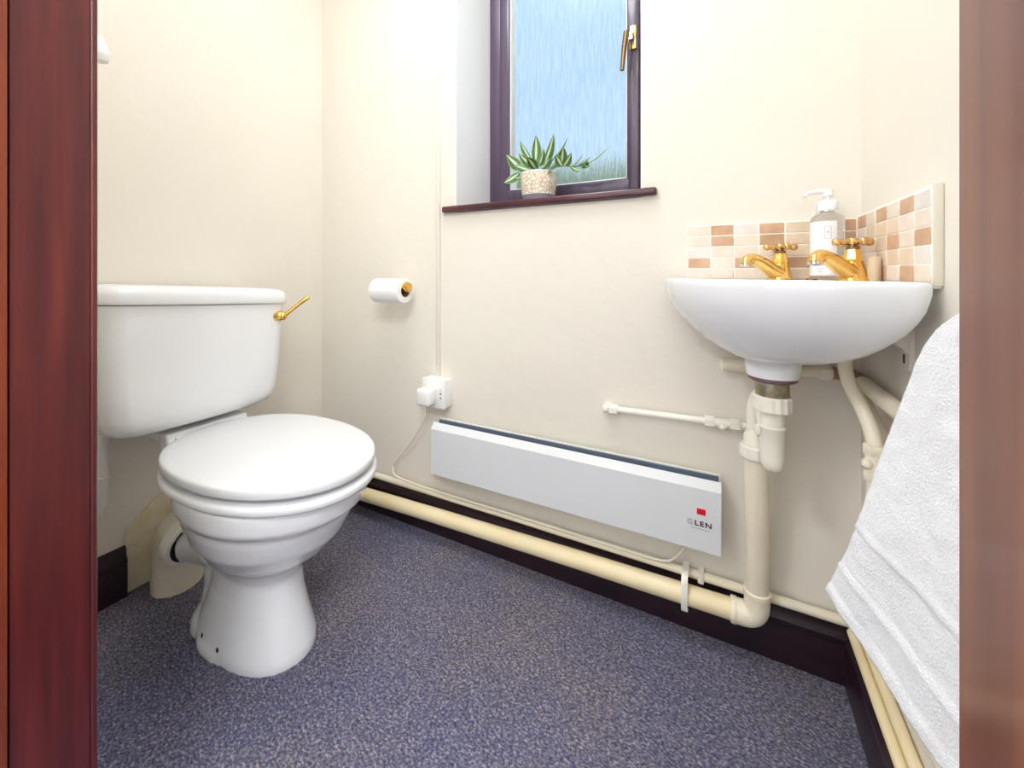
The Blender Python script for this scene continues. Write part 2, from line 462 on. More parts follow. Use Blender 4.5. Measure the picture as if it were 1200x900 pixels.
# handle on the right of the sash: brass block, pivot and drooping lever
bm = NB(); hx = -.226
box(bm, hx-.012, hx+.008, FY0-.016, FY0-.005, 1.475, 1.545, .003)
hd = obj('window_handle', bm, M['brass'], win)
bm = NB(); box(bm, hx-.018, hx+.004, FY0-.045, FY0-.014, 1.488, 1.512, .004)
obj('handle_pivot', bm, M['chrome'], hd)
bm = NB(); tube(bm, [(hx-.014, FY0-.046, 1.512), (hx-.02, FY0-.048, 1.47), (hx-.027, FY0-.044, 1.405)], [.0085, .0075, .006], 10)
obj('handle_lever', bm, M['bronze'], hd)
# sill board with a rounded nose
bm = NB()
box(bm, -.763, -.135, .999, YB+.004, 1.006, 1.0245, .005, 3)
box(bm, WX0+.001, WX1-.001, YB-.002, FY0+.004, 1.006, 1.0245)
obj('window_sill', bm, M['sill'], win)
# smooth lining of the reveal, coloured whiter than the walls
M['reveal'] = mat('white_reveal_lining', (.89, .90, .90, 1), .35)
bm = NB()
box(bm, WX0-.001, WX0+.0015, YB+.0005, FY0, WZ0+.019, WZ1)
box(bm, WX1-.0015, WX1+.001, YB+.0005, FY0, WZ0+.019, WZ1)
box(bm, WX0, WX1, YB+.0005, FY0, WZ1-.0015, WZ1+.001)
struct('trim_5', bm, M['reveal'], 'white lining of the window reveal')
# outside: lawn and hedge
bm = NB(); box(bm, -14, 12, 1.6, 16, -.6, -.5)
tag(obj('lawn', bm, M['lawn']), None, None, None, 'structure')
bm = NB()
for i in range(26):
    x = -9+i*.62+random.uniform(-.15, .15)
    ball(bm, (x, 6.2+random.uniform(-.3, .3), .75), .8, sc=(1, .8, 2.35+random.uniform(-.2, .2)), seg=14)
tag(obj('hedge', bm, M['hedge'], smooth=180), 'blurred green hedge seen through the patterned window glass', 'hedge')

# ------------------------------------------------------------------ toilet
TY = .545
toilet = thing('toilet', 'white close-coupled toilet with closed lid against the left wall', 'toilet', (-1.0, TY, FZ))

def egg(xb, xf, hw, z, n=64, pb=2.2, pf=2.0, cx=None, cy=TY):
    cx = (xb+xf)/2 if cx is None else cx
    out = []
    for k in range(n):
        t = 2*PI*k/n; c, s = math.cos(t), math.sin(t)
        p = pf if c > 0 else pb
        x = cx + (xf-cx if c > 0 else cx-xb)*math.copysign(abs(c)**(2/p), c)
        y = cy + hw*math.copysign(abs(s)**(2/p), s)
        out.append(V((x, y, z)))
    return out

bm = NB()
# bowl with a rolled rim band, waisted pedestal and flared foot
secs = [(-1.090, -.776, .088, FZ-.004, 2.6, 2.2), (-1.089, -.777, .088, .030, 2.6, 2.2), (-1.078, -.785, .082, .055, 2.6, 2.2),
        (-1.064, -.796, .074, .09, 2.5, 2.2), (-1.052, -.806, .067, .13, 2.5, 2.2), (-1.046, -.812, .064, .172, 2.4, 2.2),
        (-1.048, -.804, .070, .196, 2.3, 2.1), (-1.052, -.775, .090, .215, 2.2, 2), (-1.062, -.738, .114, .242, 2.2, 2),
        (-1.072, -.705, .134, .278, 2.2, 2), (-1.080, -.684, .146, .316, 2.2, 2), (-1.084, -.675, .150, .336, 2.2, 2),
        (-1.088, -.662, .156, .343, 2.2, 2), (-1.093, -.650, .161, .352, 2.2, 2), (-1.098, -.643, .163, .372, 2.2, 2), (-1.098, -.641, .164, .393, 2.2, 2)]
loft(bm, [egg(a, b, w, z, pb=p1, pf=p2, cx=a+(b-a)*.52) for a, b, w, z, p1, p2 in secs])
# trapway column at the rear
loft(bm, [egg(a, b, w, z, pb=2.3, pf=2.3, n=40) for a, b, w, z in
          ((-1.105, -.96, .080, FZ-.004), (-1.103, -.96, .077, .034), (-1.094, -.97, .058, .06), (-1.09, -.98, .050, .10), (-1.09, -.98, .050, .20), (-1.10, -.97, .064, .27), (-1.12, -.95, .080, .34), (-1.125, -.95, .088, .392))])
# near-side foot flange that takes the fixing screws
loft(bm, [egg(a, b, w, z, pb=2.5, pf=2.5, n=40) for a, b, w, z in ((-1.06, -.86, .094, FZ-.004), (-1.058, -.862, .092, .026), (-1.04, -.875, .080, .042))])
# shelf under the cistern
loft(bm, [[V((-1.31, TY-.082, z0)), V((-1.13, TY-.090, z0)), V((-1.13, TY+.090, z0)), V((-1.31, TY+.082, z0))] for z0 in (.418, .446)])
loft(bm, [[V((-1.16, TY-.09, .385)), V((-1.04, TY-.09, .385)), V((-1.04, TY+.09, .385)), V((-1.16, TY+.09, .385))],
          [V((-1.16, TY-.09, .444)), V((-1.075, TY-.085, .412)), V((-1.075, TY+.085, .412)), V((-1.16, TY+.09, .444))]])
# outlet horn to the rear
tube(bm, [(-1.04, TY-.012, .19), (-1.10, TY-.014, .168), (-1.165, TY-.016, .15)], [.052, .048, .046], 24)
bowl = obj('bowl', bm, M['ceramic'], toilet, smooth=180)
md = bowl.modifiers.new('rm', 'REMESH'); md.mode = 'VOXEL'; md.voxel_size = .0042; md.use_smooth_shade = True
md = bowl.modifiers.new('sm', 'SMOOTH'); md.factor = .5; md.iterations = 5
# screw holes in the near foot flange, seated on the glazed surface
bpy.context.view_layer.update()
be = bowl.evaluated_get(bpy.context.evaluated_depsgraph_get())
for hx_, hy_ in ((-.992, TY-.083), (-.925, TY-.088)):
    ok, loc_, nor_, ix_ = be.closest_point_on_mesh(V((hx_, hy_, .040))-root_loc(toilet))
    c_ = loc_+root_loc(toilet)
    bm = NB(); lathe(bm, [(.0046, -.003), (.0046, .0004), (.003, .0006)], c_, nor_, 16)
    for v in bm.verts: v.co = c_+Matrix.Diagonal((1, 1, 1)) @ (v.co-c_)
    obj('fixing_hole', bm, M['black'], bowl)

# seat ring and lid
def plate(secs):
    bm = NB(); loft(bm, [egg(a, b, w, z, n=72, pb=2.35, pf=2.05, cx=-.885) for a, b, w, z in secs]); return bm
obj('seat', plate([(-1.105, -.634, .160, .3935), (-1.114, -.623, .169, .3955), (-1.116, -.620, .172, .400), (-1.116, -.620, .172, .408), (-1.114, -.622, .170, .4115), (-1.108, -.630, .164, .413), (-1.098, -.645, .152, .4135)]), M['seat'], toilet, smooth=50)
bm = plate([(-1.09, -.655, .143, .413), (-1.09, -.655, .143, .425)])
obj('seat_buffer', bm, M['seat'], toilet)
lid = obj('lid', plate([(-1.112, -.634, .157, .4225), (-1.119, -.626, .166, .424), (-1.121, -.624, .168, .427), (-1.121, -.623, .168, .439), (-1.120, -.625, .167, .4415), (-1.117, -.628, .164, .443), (-1.108, -.640, .155, .4437), (-1.05, -.70, .10, .4442)]), M['seat'], toilet, smooth=50)
for s in (-1, 1):
    bm = NB(); lathe(bm, [(.009, 0), (.012, .002), (.012, .012), (.009, .016)], (-1.112, TY+s*.062, .418), (0, 0, 1), 18)
    tube(bm, [(-1.112, TY+s*.045, .433), (-1.112, TY+s*.078, .433)], .008, 12)
    obj('hinge', bm, M['plastic'], toilet)

# cistern
def rrect(x0, x1, y0, y1, r, z, bow=0., n=10, rb=.012):
    out = []
    for cx, cy, a0, rr in ((x1-r, y1-r, 0, r), (x0+rb, y1-rb, 90, rb), (x0+rb, y0+rb, 180, rb), (x1-r, y0+r, 270, r)):
        for k in range(n+1):
            a = math.radians(a0+90*k/n)
            out.append(V((cx+rr*math.cos(a), cy+rr*math.sin(a), z)))
    # densify the front edge for a gentle bow
    p = out[-1]; q = out[0]
    for k in range(1, 12):
        out.append(p.lerp(q, k/12))
    ym = (y0+y1)/2; hw = (y1-y0)/2
    for v in out:
        f = (v.x-x0)/(x1-x0)
        if f > .5: v.x += bow*(1-((v.y-ym)/hw)**2)*(f-.5)*2
    return out
CB = XL+.006
bm = NB()
cs = [(-1.165, .060, .455, .03), (-1.142, .040, .458, .035), (-1.130, .022, .466, .038), (-1.124, .010, .480, .04), (-1.1205, .003, .50, .04), (-1.117, -.002, .56, .04), (-1.113, -.007, .65, .04), (-1.110, -.011, .731, .04)]
CY0, CY1 = .349, .727
def lean(rows):
    for row in rows:
        for v in row:
            v.z += .021*(CY1-v.y)/(CY1-CY0)*max(0, min(1, (v.z-.47)/.25))
    return rows
loft(bm, lean([rrect(CB, x, CY0+i, CY1-i, r, z, .010) for x, i, z, r in cs]))
cis = obj('cistern', bm, M['cistern'], toilet, smooth=50)
bm = NB()
ls = [(-1.1105, -.0095, .7325, .04), (-1.103, -.0165, .734, .044), (-1.1015, -.018, .738, .045), (-1.1015, -.018, .755, .045), (-1.104, -.0155, .764, .044), (-1.112, -.008, .771, .04), (-1.13, .008, .775, .035), (-1.18, .05, .7775, .03)]
loft(bm, lean([rrect(CB, x, CY0+i, CY1-i, r, z, .010) for x, i, z, r in ls]))
obj('cistern_lid', bm, M['cistern'], cis, smooth=60)
bm = NB()
fl = V((-1.108, .705, .699))
lathe(bm, [(.014, -.012), (.014, .004), (.012, .012), (.007, .016)], fl, (.9, .44, 0), 20)
ball(bm, fl+V((.008, .008, 0)), .0125)
tube(bm, smooth_path([fl+V((.012, .012, .002)), fl+V((.022, .028, .018)), fl+V((.036, .050, .040)), fl+V((.044, .064, .052))]), [.0052]*9+[.0052, .0055, .006, .0062, .0062, .0062, .0062, .0062, .0058, .004], 12)
obj('flush_lever', bm, M['brass'], cis)
# white inlet fitting below the cistern's near end
bm = NB(); vx, vy = -1.275, .386
lathe(bm, [(.012, .455), (.018, .452), (.0185, .425), (.0165, .422), (.0165, .352), (.019, .350), (.019, .338), (.0175, .336), (.0175, .285), (.014, .277), (.006, .275)], (vx, vy, 0), (0, 0, 1), 24)
tube(bm, bend_path([(vx, vy, .29), (vx, vy, .262), (XL-.01, vy, .262)], .012), .0075, 12)
obj('inlet_valve', bm, M['plastic'], toilet)

# soil pipe: taped cream bend from the floor to the horn
sp = thing('soil_pipe', 'fat cream taped soil pipe rising from the carpet behind the toilet', 'pipe', (-1.25, TY-.02, FZ))
bm = NB()
tube(bm, smooth_path([(-1.262, TY-.012, FZ-.01), (-1.258, TY-.012, .07), (-1.245, TY-.013, .13), (-1.215, TY-.014, .170), (-1.175, TY-.0155, .160)], 6), [.054+(.0012 if i % 3 == 0 else 0) for i in range(25)], 28)
obj('pipe_bend', bm, M['soil'], sp, smooth=60)
bm = NB(); ax = V((.955, -.0, -.25)).normalized()
cpt = V((-1.178, TY-.0155, .1585))
lathe(bm, [(.056, -.014), (.0645, -.012), (.0645, .010), (.061, .014), (.053, .014)], cpt, ax, 32, caps=False)
obj('collar', bm, M['pvc_white'], sp)
bm = NB(); lathe(bm, [(.053, 0), (.054, .012), (.047, .0125), (.044, .008)], cpt, ax, 32)
obj('rubber_seal', bm, M['dark'], sp)

# ------------------------------------------------------------------ toilet roll and holder
RY, RZ = .945, .777
h = thing('toilet_roll_holder', 'polished brass toilet roll holder arm on the back wall', 'holder', (-.985, YB, RZ))
bm = NB()
lathe(bm, [(.020, 0), (.020, .004), (.012, .008), (.008, .012)], (-.975, YB, RZ), (0, -1, 0), 20)
obj('wall_rose', bm, M['brass'], h)
bm = NB(); tube(bm, bend_path([(-.975, YB-.005, RZ), (-.975, RY, RZ), (-.862, RY, RZ)], .010), .0055, 12)
obj('arm', bm, M['brass'], h)
bm = NB()
lathe(bm, [(.006, 0), (.0145, .004), (.0165, .012), (.0135, .020), (.005, .023)], (-.862, RY, RZ), (1, 0, 0), 20)
obj('end_knob', bm, M['brass'], h)
bm = NB(); lathe(bm, [(.004, -.006), (.009, -.003), (.0105, .004), (.008, .012), (.005, .016)], (-.990, RY, RZ), (1, 0, 0), 16)
obj('end_knob', bm, M['brass'], h)
t = thing('toilet_roll', 'white half-used toilet roll on the brass holder', 'toilet roll', (-.918, RY, RZ-.037))
bm = NB(); r0, r1 = .019, .0375
rx0, rx1 = -.975, -.858
rc = V((0, RY, RZ-.012))
n = 40
prof = [(r0, rx0), (r1-.002, rx0), (r1, rx0+.002), (r1, rx1-.002), (r1-.002, rx1), (r0, rx1)]
loft(bm, [[V((x, rc.y+r*math.cos(2*PI*k/n), rc.z+r*math.sin(2*PI*k/n))) for k in range(n)] for r, x in prof], False, False)
obj('paper', bm, M['paper'], t)
bm = NB()
loft(bm, [[V((x, rc.y+r*math.cos(2*PI*k/n), rc.z+r*math.sin(2*PI*k/n))) for k in range(n)] for r, x in ((r0, rx0), (r0-.0012, rx0), (r0-.0012, rx1+.0005), (r0, rx1+.0005))], False, False)
obj('core', bm, M['card'], t)

# ------------------------------------------------------------------ trunking, socket, plug
bm = NB(); box(bm, -.7905, -.7785, YB-.010, YB+.001, .497, CZ, .002)
tag(obj('cable_trunking', bm, M['wall']), 'thin cream cable trunking running up from the socket', 'trunking')
so = thing('wall_socket', 'white single switched socket on the back wall left of the heater', 'socket', (-.776, YB, .413))
bm = NB(); box(bm, -.819, -.733, .984, YB, .412, .497, .004)
obj('back_box', bm, M['plastic'], so)
bm = NB(); box(bm, -.820, -.732, .9755, .984, .411, .498, .003)
fp = obj('face_plate', bm, M['plastic'], so)
bm = NB(); box(bm, -.752, -.742, .9725, .977, .462, .480, .0015)
obj('rocker_switch', bm, M['plastic'], fp)
for zz in (.456, .444):
    bm = NB(); lathe(bm, [(.0028, 0), (.0028, .0012)], (-.747, .9756, zz), (0, -1, 0), 12)
    obj('screw', bm, M['grille'], fp)
pl = thing('mains_plug', 'white mains plug in the socket with a pale cable running to the heater', 'plug', (-.785, .955, .424))
bm = NB()
box(bm, -.812, -.763, .938, .9765, .424, .474, .008, 3)
obj('plug_body', bm, M['plastic'], pl)
bm = NB()
cp = [(-.790, .955, .427), (-.793, .958, .405), (-.800, .962, .375), (-.835, .972, .325), (-.885, .984, .265), (-.935, .992, .215), (-.957, .996, .193), (-.955, .994, .176), (-.935, .986, .162), (-.85, .982, .158), (-.70, .983, .156), (-.5, .984, .1555), (-.33, .984, .155), (-.18, .984, .155), (-.12, .984, .157), (-.095, .984, .17), (-.075, .986, .20), (-.07, .986, .232)]
tube(bm, smooth_path(cp, 6), .0030, 10)
obj('cable', bm, M['pvc'], pl)

# ------------------------------------------------------------------ heater
ht = thing('panel_heater', 'long low white electric panel heater on the back wall', 'heater', (-.38, .98, .226))
bm = NB()
hx0, hx1 = -.763, .001
prof = [(.950, .226), (.950, .358), (.953, .362), (.9645, .3745), (.9655, .372), (.958, .360), (.958, .226)]
loft(bm, [[V((x, y, z)) for y, z in prof] for x in (hx0, hx1)])
box(bm, hx0, hx0+.002, .952, 1.0, .226, .360)
box(bm, hx1-.002, hx1, .952, 1.0, .226, .360)
obj('casing', bm, M['heater'], ht, smooth=20)
bm = NB()
box(bm, hx0+.004, hx1-.006, .9655, .985, .30, .362)
for i in range(58):
    x = hx0+.012+i*(hx1-hx0-.03)/57
    box(bm, x, x+.006, .967, .986, .36, .3645)
box(bm, hx0+.004, hx1-.006, .984, .9885, .30, .3765)
obj('top_grille', bm, M['grille'], ht)
bm = NB(); box(bm, hx0+.002, hx1-.002, .9885, .992, .235, .3795); box(bm, hx0+.10, hx0+.14, .99, YB, .25, .34); box(bm, hx1-.14, hx1-.10, .99, YB, .25, .34)
obj('back_plate', bm, M['heater_top'], ht)
bm = NB(); box(bm, -.0455, -.0285, .9482, .951, .304, .3165, .0008)
sw = obj('indicator_switch', bm, M['red'], ht)
bm = NB(); box(bm, -.0385, -.0365, .9478, .9484, .3075, .313)
obj('switch_mark', bm, M['reddark'], sw)

def text(s, size, x, y, z, m, parent, name='lettering', rotz=0., ex=.0003, sx=1.):
    cu = bpy.data.curves.new(name, 'FONT'); cu.body = s; cu.size = size; cu.extrude = ex; cu.space_character = 1.25; cu.offset = .00035
    o = bpy.data.objects.new(name, cu); COL.objects.link(o)
    o.rotation_euler = (PI/2, 0, rotz); o.location = V((x, y, z))-root_loc(parent); o.scale = (sx, 1, 1)
    cu.materials.append(m)
    bpy.context.view_layer.update()
    me = bpy.data.meshes.new_from_object(o.evaluated_get(bpy.context.evaluated_depsgraph_get()))
    n = bpy.data.objects.new(name, me); COL.objects.link(n)
    n.rotation_euler = o.rotation_euler; n.location = o.location; n.scale = o.scale; n.parent = parent
    bpy.data.objects.remove(o)
    return n
text('G', .0165, -.0655, .9494, .2785, M['inkgrey'], ht)
text('LEN', .0150, -.0505, .9494, .2790, M['ink'], ht, sx=1.12)
bm = NB()
xx = -.057
for w in (.002, .0015, .003, .0015, .004, .0018, .003, .002, .0035, .0015, .003):
    box(bm, xx, xx+w, .9494, .9502, .2715, .2735); xx += w+.0009
obj('small_print', bm, M['inkgrey'], ht)

# ------------------------------------------------------------------ pipes along the back wall
bm = NB()
tube(bm, [(XL+.02, .9985, .134), (-1.0, .9985, .1365), (-.5, .9985, .1395), (0, .9985, .140), (.226, .9985, .140)], .0095, 14)
wp = thing('water_pipe', 'thin cream pipe resting on the back skirting', 'pipe', (-.5, 1.0, .14))
obj('pipe', bm, M['pvc'], wp)
bm = NB(); box(bm, -.046, -.033, .985, YB-.001, .129, .153, .003); ball(bm, (-.0395, .985, .148), .0045)
obj('clip', bm, M['pvc_white'], wp)

wst = thing('waste_pipe', 'wide cream waste pipe along the skirting turning up to the basin', 'pipe', (.066, .965, .105))
ex, ey, ez = .066, .966, .1135
bm = NB()
tube(bm, [(ex-.030, ey, ez), (-.3, ey, .107), (-.75, ey, .094), (-1.05, ey, .083), (XL+.04, ey, .075)], .0205, 22)
obj('pipe', bm, M['pvc_warm'], wst)
bm = NB()
tube(bm, bend_path([(ex-.045, ey, ez), (ex, ey, ez), (ex, ey, ez+.055)], .030, 10), .0235, 24)
lathe(bm, [(.0235, 0), (.0255, .002), (.0255, .010), (.0235, .012)], (ex, ey, ez+.046), (0, 0, 1), 24)
lathe(bm, [(.0235, 0), (.025, .002), (.025, .010), (.0235, .012)], (ex-.048, ey, ez), (1, 0, 0), 24)
obj('elbow', bm, M['pvc'], wst)
bm = NB()
tube(bm, [(ex, ey, ez+.05), (ex-.001, ey-.02, .28), (ex-.004, ey-.045, .40), (ex-.006, ey-.052, .468)], .0212, 22)
obj('riser', bm, M['pvc'], wst)
NX, NY = ex-.006, ey-.052
bm = NB()
# saddle clip on the horizontal run
for k in range(2):
    pass
cl = []
cx_ = -.070
pth = [V((0, ey+.035, .160)), V((0, ey-.012, .158)), V((0, ey-.0235, .135)), V((0, ey-.0245, .110)), V((0, ey-.019, .088)), V((0, ey-.004, .083))]
pth = smooth_path(pth, 5)
secs = []
for i, p in enumerate(pth):
    a = pth[max(i-1, 0)]; b = pth[min(i+1, len(pth)-1)]; tt = (b-a).normalized(); nn = tt.cross(V((1, 0, 0))) * .0012
    secs.append([V((cx_-.0065, 0, 0))+p+nn, V((cx_+.0065, 0, 0))+p+nn, V((cx_+.0065, 0, 0))+p-nn, V((cx_-.0065, 0, 0))+p-nn])
loft(bm, secs)
lathe(bm, [(.0035, -.001), (.0035, .002), (.001, .003)], (cx_, ey-.022, .150), (0, -1, .5), 10)
obj('saddle_clip', bm, M['pvc_white'], wst)

# capped pipe on the wall, half way up
cpz, cpy = .483, YB-.020
cpb = thing('wall_pipe', 'thin cream pipe with compression fittings on the wall above the heater', 'pipe', (-.1, cpy, cpz))
bm = NB(); tube(bm, [(-.25, cpy, cpz+.001), (.10, cpy, cpz+.010)], .0078, 14)
obj('pipe', bm, M['pvc_white'], cpb)
def hexnut(bm, c, r, l, axis, n=6):
    lathe(bm, [(r*.92, -l/2), (r, -l/2+.002), (r, l/2-.002), (r*.92, l/2)], c, axis, n)
bm = NB()
hexnut(bm, (-.235, cpy, cpz+.001), .013, .020, (1, 0, 0)); tube(bm, [(-.258, cpy, cpz+.001), (-.246, cpy, cpz+.001)], .0115, 14)
tube(bm, [(-.252, cpy-.002, cpz+.001), (-.252, YB+.001, cpz+.001)], .0105, 14)
obj('end_fitting', bm, M['pvc_white'], cpb)
bm = NB()
hexnut(bm, (-.022, cpy, cpz+.007), .013, .020, (1, 0, 0)); tube(bm, [(-.015, cpy, cpz+.007), (.025, cpy, cpz+.008)], .0098, 14); hexnut(bm, (.028, cpy, cpz+.008), .013, .020, (1, 0, 0))
ball(bm, (.004, cpy-.006, cpz+.002), .008)
obj('coupling', bm, M['pvc_white'], cpb)

# hot and cold supply pipes in the corner
sup = thing('supply_pipe', 'cream pipe under the basin turning the corner onto the right wall', 'pipe', (.2, .98, .62))
bm = NB()
PZ = .6215
tube(bm, [(-.002, YB-.024, PZ), (.004, YB-.024, PZ), (.055, YB-.024, PZ)], [.010, .0155, .0155], 18)
tube(bm, [(.05, YB-.024, PZ), (.215, YB-.024, PZ+.002)], .0115, 16)
obj('back_run', bm, M['pvc'], sup)
bm = NB(); hexnut(bm, (.183, YB-.024, PZ+.002), .0165, .018, (1, 0, 0))
obj('nut', bm, M['pvc_white'], sup)
bm = NB(); tube(bm, bend_path([(.195, YB-.024, PZ+.002), (.226, YB-.024, PZ+.002), (.226, .93, PZ+.001)], .02), .0125, 16)
obj('corner_elbow', bm, M['stain'], sup)
bm = NB(); tube(bm, [(.226, .965, PZ+.001), (.2265, .40, PZ)], .0125, 16)
obj('side_run', bm, M['pvc'], sup)
rs = thing('tap_feed_pipe', 'cream feed pipe curving down from the basin with a jointed fitting', 'pipe', (.205, .82, .3))
bm = NB(); px_, py_ = .2085, .800
tube(bm, smooth_path([(.190, .884, .705), (.190, .882, .68), (.190, .878, .655), (.194, .862, .628), (.202, .830, .600), (.2075, .808, .572), (px_, py_, .54), (px_, py_, .49), (px_, py_, .38), (.211, .79, .30), (.226, .745, .255), (.234, .69, .24), (.2345, .30, .235)], 6), .0105, 16)
obj('pipe', bm, M['pvc'], rs)
bm = NB(); hexnut(bm, (px_, py_, .551), .0145, .016, (0, 0, 1)); lathe(bm, [(.0125, -.02), (.0125, .02)], (px_, py_, .530), (0, 0, 1), 16); hexnut(bm, (px_, py_, .510), .014, .014, (0, 0, 1)); ball(bm, (px_-.010, py_-.006, .530), .0085)
obj('fitting', bm, M['pvc'], rs)
rs2 = thing('tap_feed_pipe', 'slimmer cream feed pipe tight against the right wall beside the jointed one', 'pipe', (.23, .84, .3))
bm = NB()
tube(bm, smooth_path([(.214, .972, .622), (.219, .935, .610), (.225, .895, .590), (.2305, .862, .560), (.2325, .850, .52), (.2325, .850, .40), (.2325, .850, .33), (.2335, .825, .280), (.2355, .775, .266), (.2355, .30, .262)], 6), .0085, 14)
obj('pipe', bm, M['pvc'], rs2)
# two pipes along the right skirting
for (x, z, r, lab) in ((.2215, FZ+.117+.0085, .0085, 'yellowed cream pipe on the right skirting, the one nearer the room'), (.2350, FZ+.117+.0195, .0085, 'yellowed cream pipe on the right skirting, the one against the wall')):
    bm = NB(); tube(bm, [(x, .975, z), (x, .70, z), (x, .25, z)], r, 16)
    tag(obj('skirting_pipe', bm, M['pvc_warm']), lab, 'pipe')

# ------------------------------------------------------------------ splashback
bs = thing('tile_splashback', 'beige and tan mosaic tile splashback in the corner above the basin', 'splashback', (.2, 1.0, .80))
bm = NB()
box(bm, -.068, XR, YB-.008, YB, .800, .9285, .002)
box(bm, XR-.008, XR, .690, YB-.008, .800, .9325, .002)
obj('grout', bm, M['grout'], bs)
bm = NB()
names = ['tileL', 'tileM', 'tileD', 'tileE', 'tileW']
key = dict(L=0, M=1, D=2, E=3, W=4)
back = ['LLWDL', 'DDLLL', 'WLLDL', 'DELML', 'MMMEM', 'WWWWL', 'DDMMM']
side = ['DLMMM', 'LMMLM', 'DMMMD', 'LMDML', 'DLLMD', 'WLDWL']
def jig(): return random.uniform(-.0006, .0006)
rowz = [.9275-.0243*i for i in range(6)]
def slab(bm, x0, x1, y0, y1, z0, z1, mi):
    box(bm, x0, x1, y0, y1, z0, z1, .0012, 1, mi)
for c, colr in enumerate(back):
    x0 = -.066+c*.0465; x1 = min(x0+.0447, XR-.009)
    if x1-x0 < .008: continue
    for r_, ch in enumerate(colr):
        slab(bm, x0+jig(), x1+jig(), YB-.0089, YB-.006, rowz[r_+1]+.0009, rowz[r_]-.0009+c*.0000, key[ch])
for c, colr in enumerate(side):
    y1 = 1.004-c*.0515; y0 = y1-.0495
    for r_, ch in enumerate(colr):
        slab(bm, XR-.0089, XR-.006, y0+jig(), y1+jig(), rowz[r_+1]+.0018, rowz[r_]+.001, key[ch])
obj('tiles', bm, [M[k] for k in names], bs)
bm = NB()
box(bm, XR-.0095, XR, .686, .6915, .803, .9325, .002)
obj('sealant_edge', bm, M['caulk'], bs)

# ------------------------------------------------------------------ corner basin
BC = V((.082, .855, 0))
cxr, cyr = XR-.0118, YB-.0118
rimL, rimR = .346, .346
poly = []
for k in range(41):
    a = PI/2*k/40
    c, s = math.cos(a), math.sin(a)
    poly.append(V((cxr-rimL*c**(2/2.35), cyr-rimR*s**(2/2.35), 0)))
poly += [V((cxr, cyr-rimR+i*rimR/10, 0)) for i in range(1, 10)] + [V((cxr, cyr, 0))] + [V((cxr-i*rimL/10, cyr, 0)) for i in range(1, 10)]
def radius_at(a):
    d = V((math.cos(a), math.sin(a), 0)); best = 9
    for i in range(len(poly)):
        p = poly[i]-BC; q = poly[(i+1) % len(poly)]-BC; e = q-p
        den = d.x*e.y-d.y*e.x
        if abs(den) < 1e-12: continue
        t_ = (p.x*e.y-p.y*e.x)/den; u_ = (p.x*d.y-p.y*d.x)/den
        if t_ > 0 and -1e-6 <= u_ <= 1+1e-6: best = min(best, t_)
    return best
NA = 96
angs = [2*PI*k/NA for k in range(NA)]
rad = [radius_at(a) for a in angs]
rad = [(rad[k-1]+2*rad[k]+rad[(k+1) % NA])/4 for k in range(NA)]
def bsec(s, z, w=0, R=.045):
    return [BC+V((math.cos(a), math.sin(a), 0))*((r*s)*(1-w)+R*w)+V((0, 0, z)) for a, r in zip(angs, rad)]
def cav(rx, ry, z, c=(.060, .833)):
    out = []
    for a in angs:
        u = V((math.cos(a)*rx, math.sin(a)*ry, 0))
        m = Matrix.Rotation(PI/4, 3, 'Z')
        # ellipse long axis across the diagonal
        q = V((math.cos(a+PI/4)*rx, math.sin(a+PI/4)*ry, 0)); q = Matrix.Rotation(-PI/4, 3, 'Z') @ q
        out.append(V((c[0], c[1], z))+q)
    return out
bas = thing('corner_basin', 'white ceramic corner wash basin fixed in the right corner', 'basin', (.10, .87, .637))
bm = NB()
secs = [[BC+V((math.cos(a)*.0405, math.sin(a)*.0405, .637)) for a in angs], [BC+V((math.cos(a)*.0425, math.sin(a)*.0425, .650)) for a in angs], [BC+V((math.cos(a)*.044, math.sin(a)*.044, .664)) for a in angs]]
secs += [bsec(.30, .668, .85, .055), bsec(.42, .675, .45, .075), bsec(.56, .688, .15, .10), bsec(.68, .703), bsec(.785, .720), bsec(.875, .738), bsec(.935, .755), bsec(.972, .770), bsec(.990, .784), bsec(.999, .793), bsec(1., .800), bsec(.996, .8050), bsec(.985, .8075), bsec(.955, .808)]
secs += [cav(.138, .105, .8065), cav(.132, .099, .801), cav(.122, .088, .775), cav(.105, .075, .745), cav(.075, .055, .722), cav(.035, .035, .708, (.075, .848)), cav(.022, .022, .705, (.082, .855))]
loft(bm, secs)
for v in bm.verts:      # the front of the rim stands a hair above the tap deck
    if v.co.z > .70: v.co.z += max(-.0022, min(.0022, (-(v.co.x-BC.x)-(v.co.y-BC.y))*.016))
basb = obj('bowl', bm, M['ceramic'], bas, smooth=70)
bm = NB(); lathe(bm, [(.008, 0), (.010, .001), (.009, .003), (.004, .004)], (.150, .922, .8065), (0, 0, 1), 18)
obj('chain_stay', bm, M['bronze'], bas)
bm = NB(); lathe(bm, [(.021, .0), (.021, .003), (.012, .002)], (.082, .855, .705), (0, 0, 1), 20)
obj('plughole', bm, M['chrome'], bas)

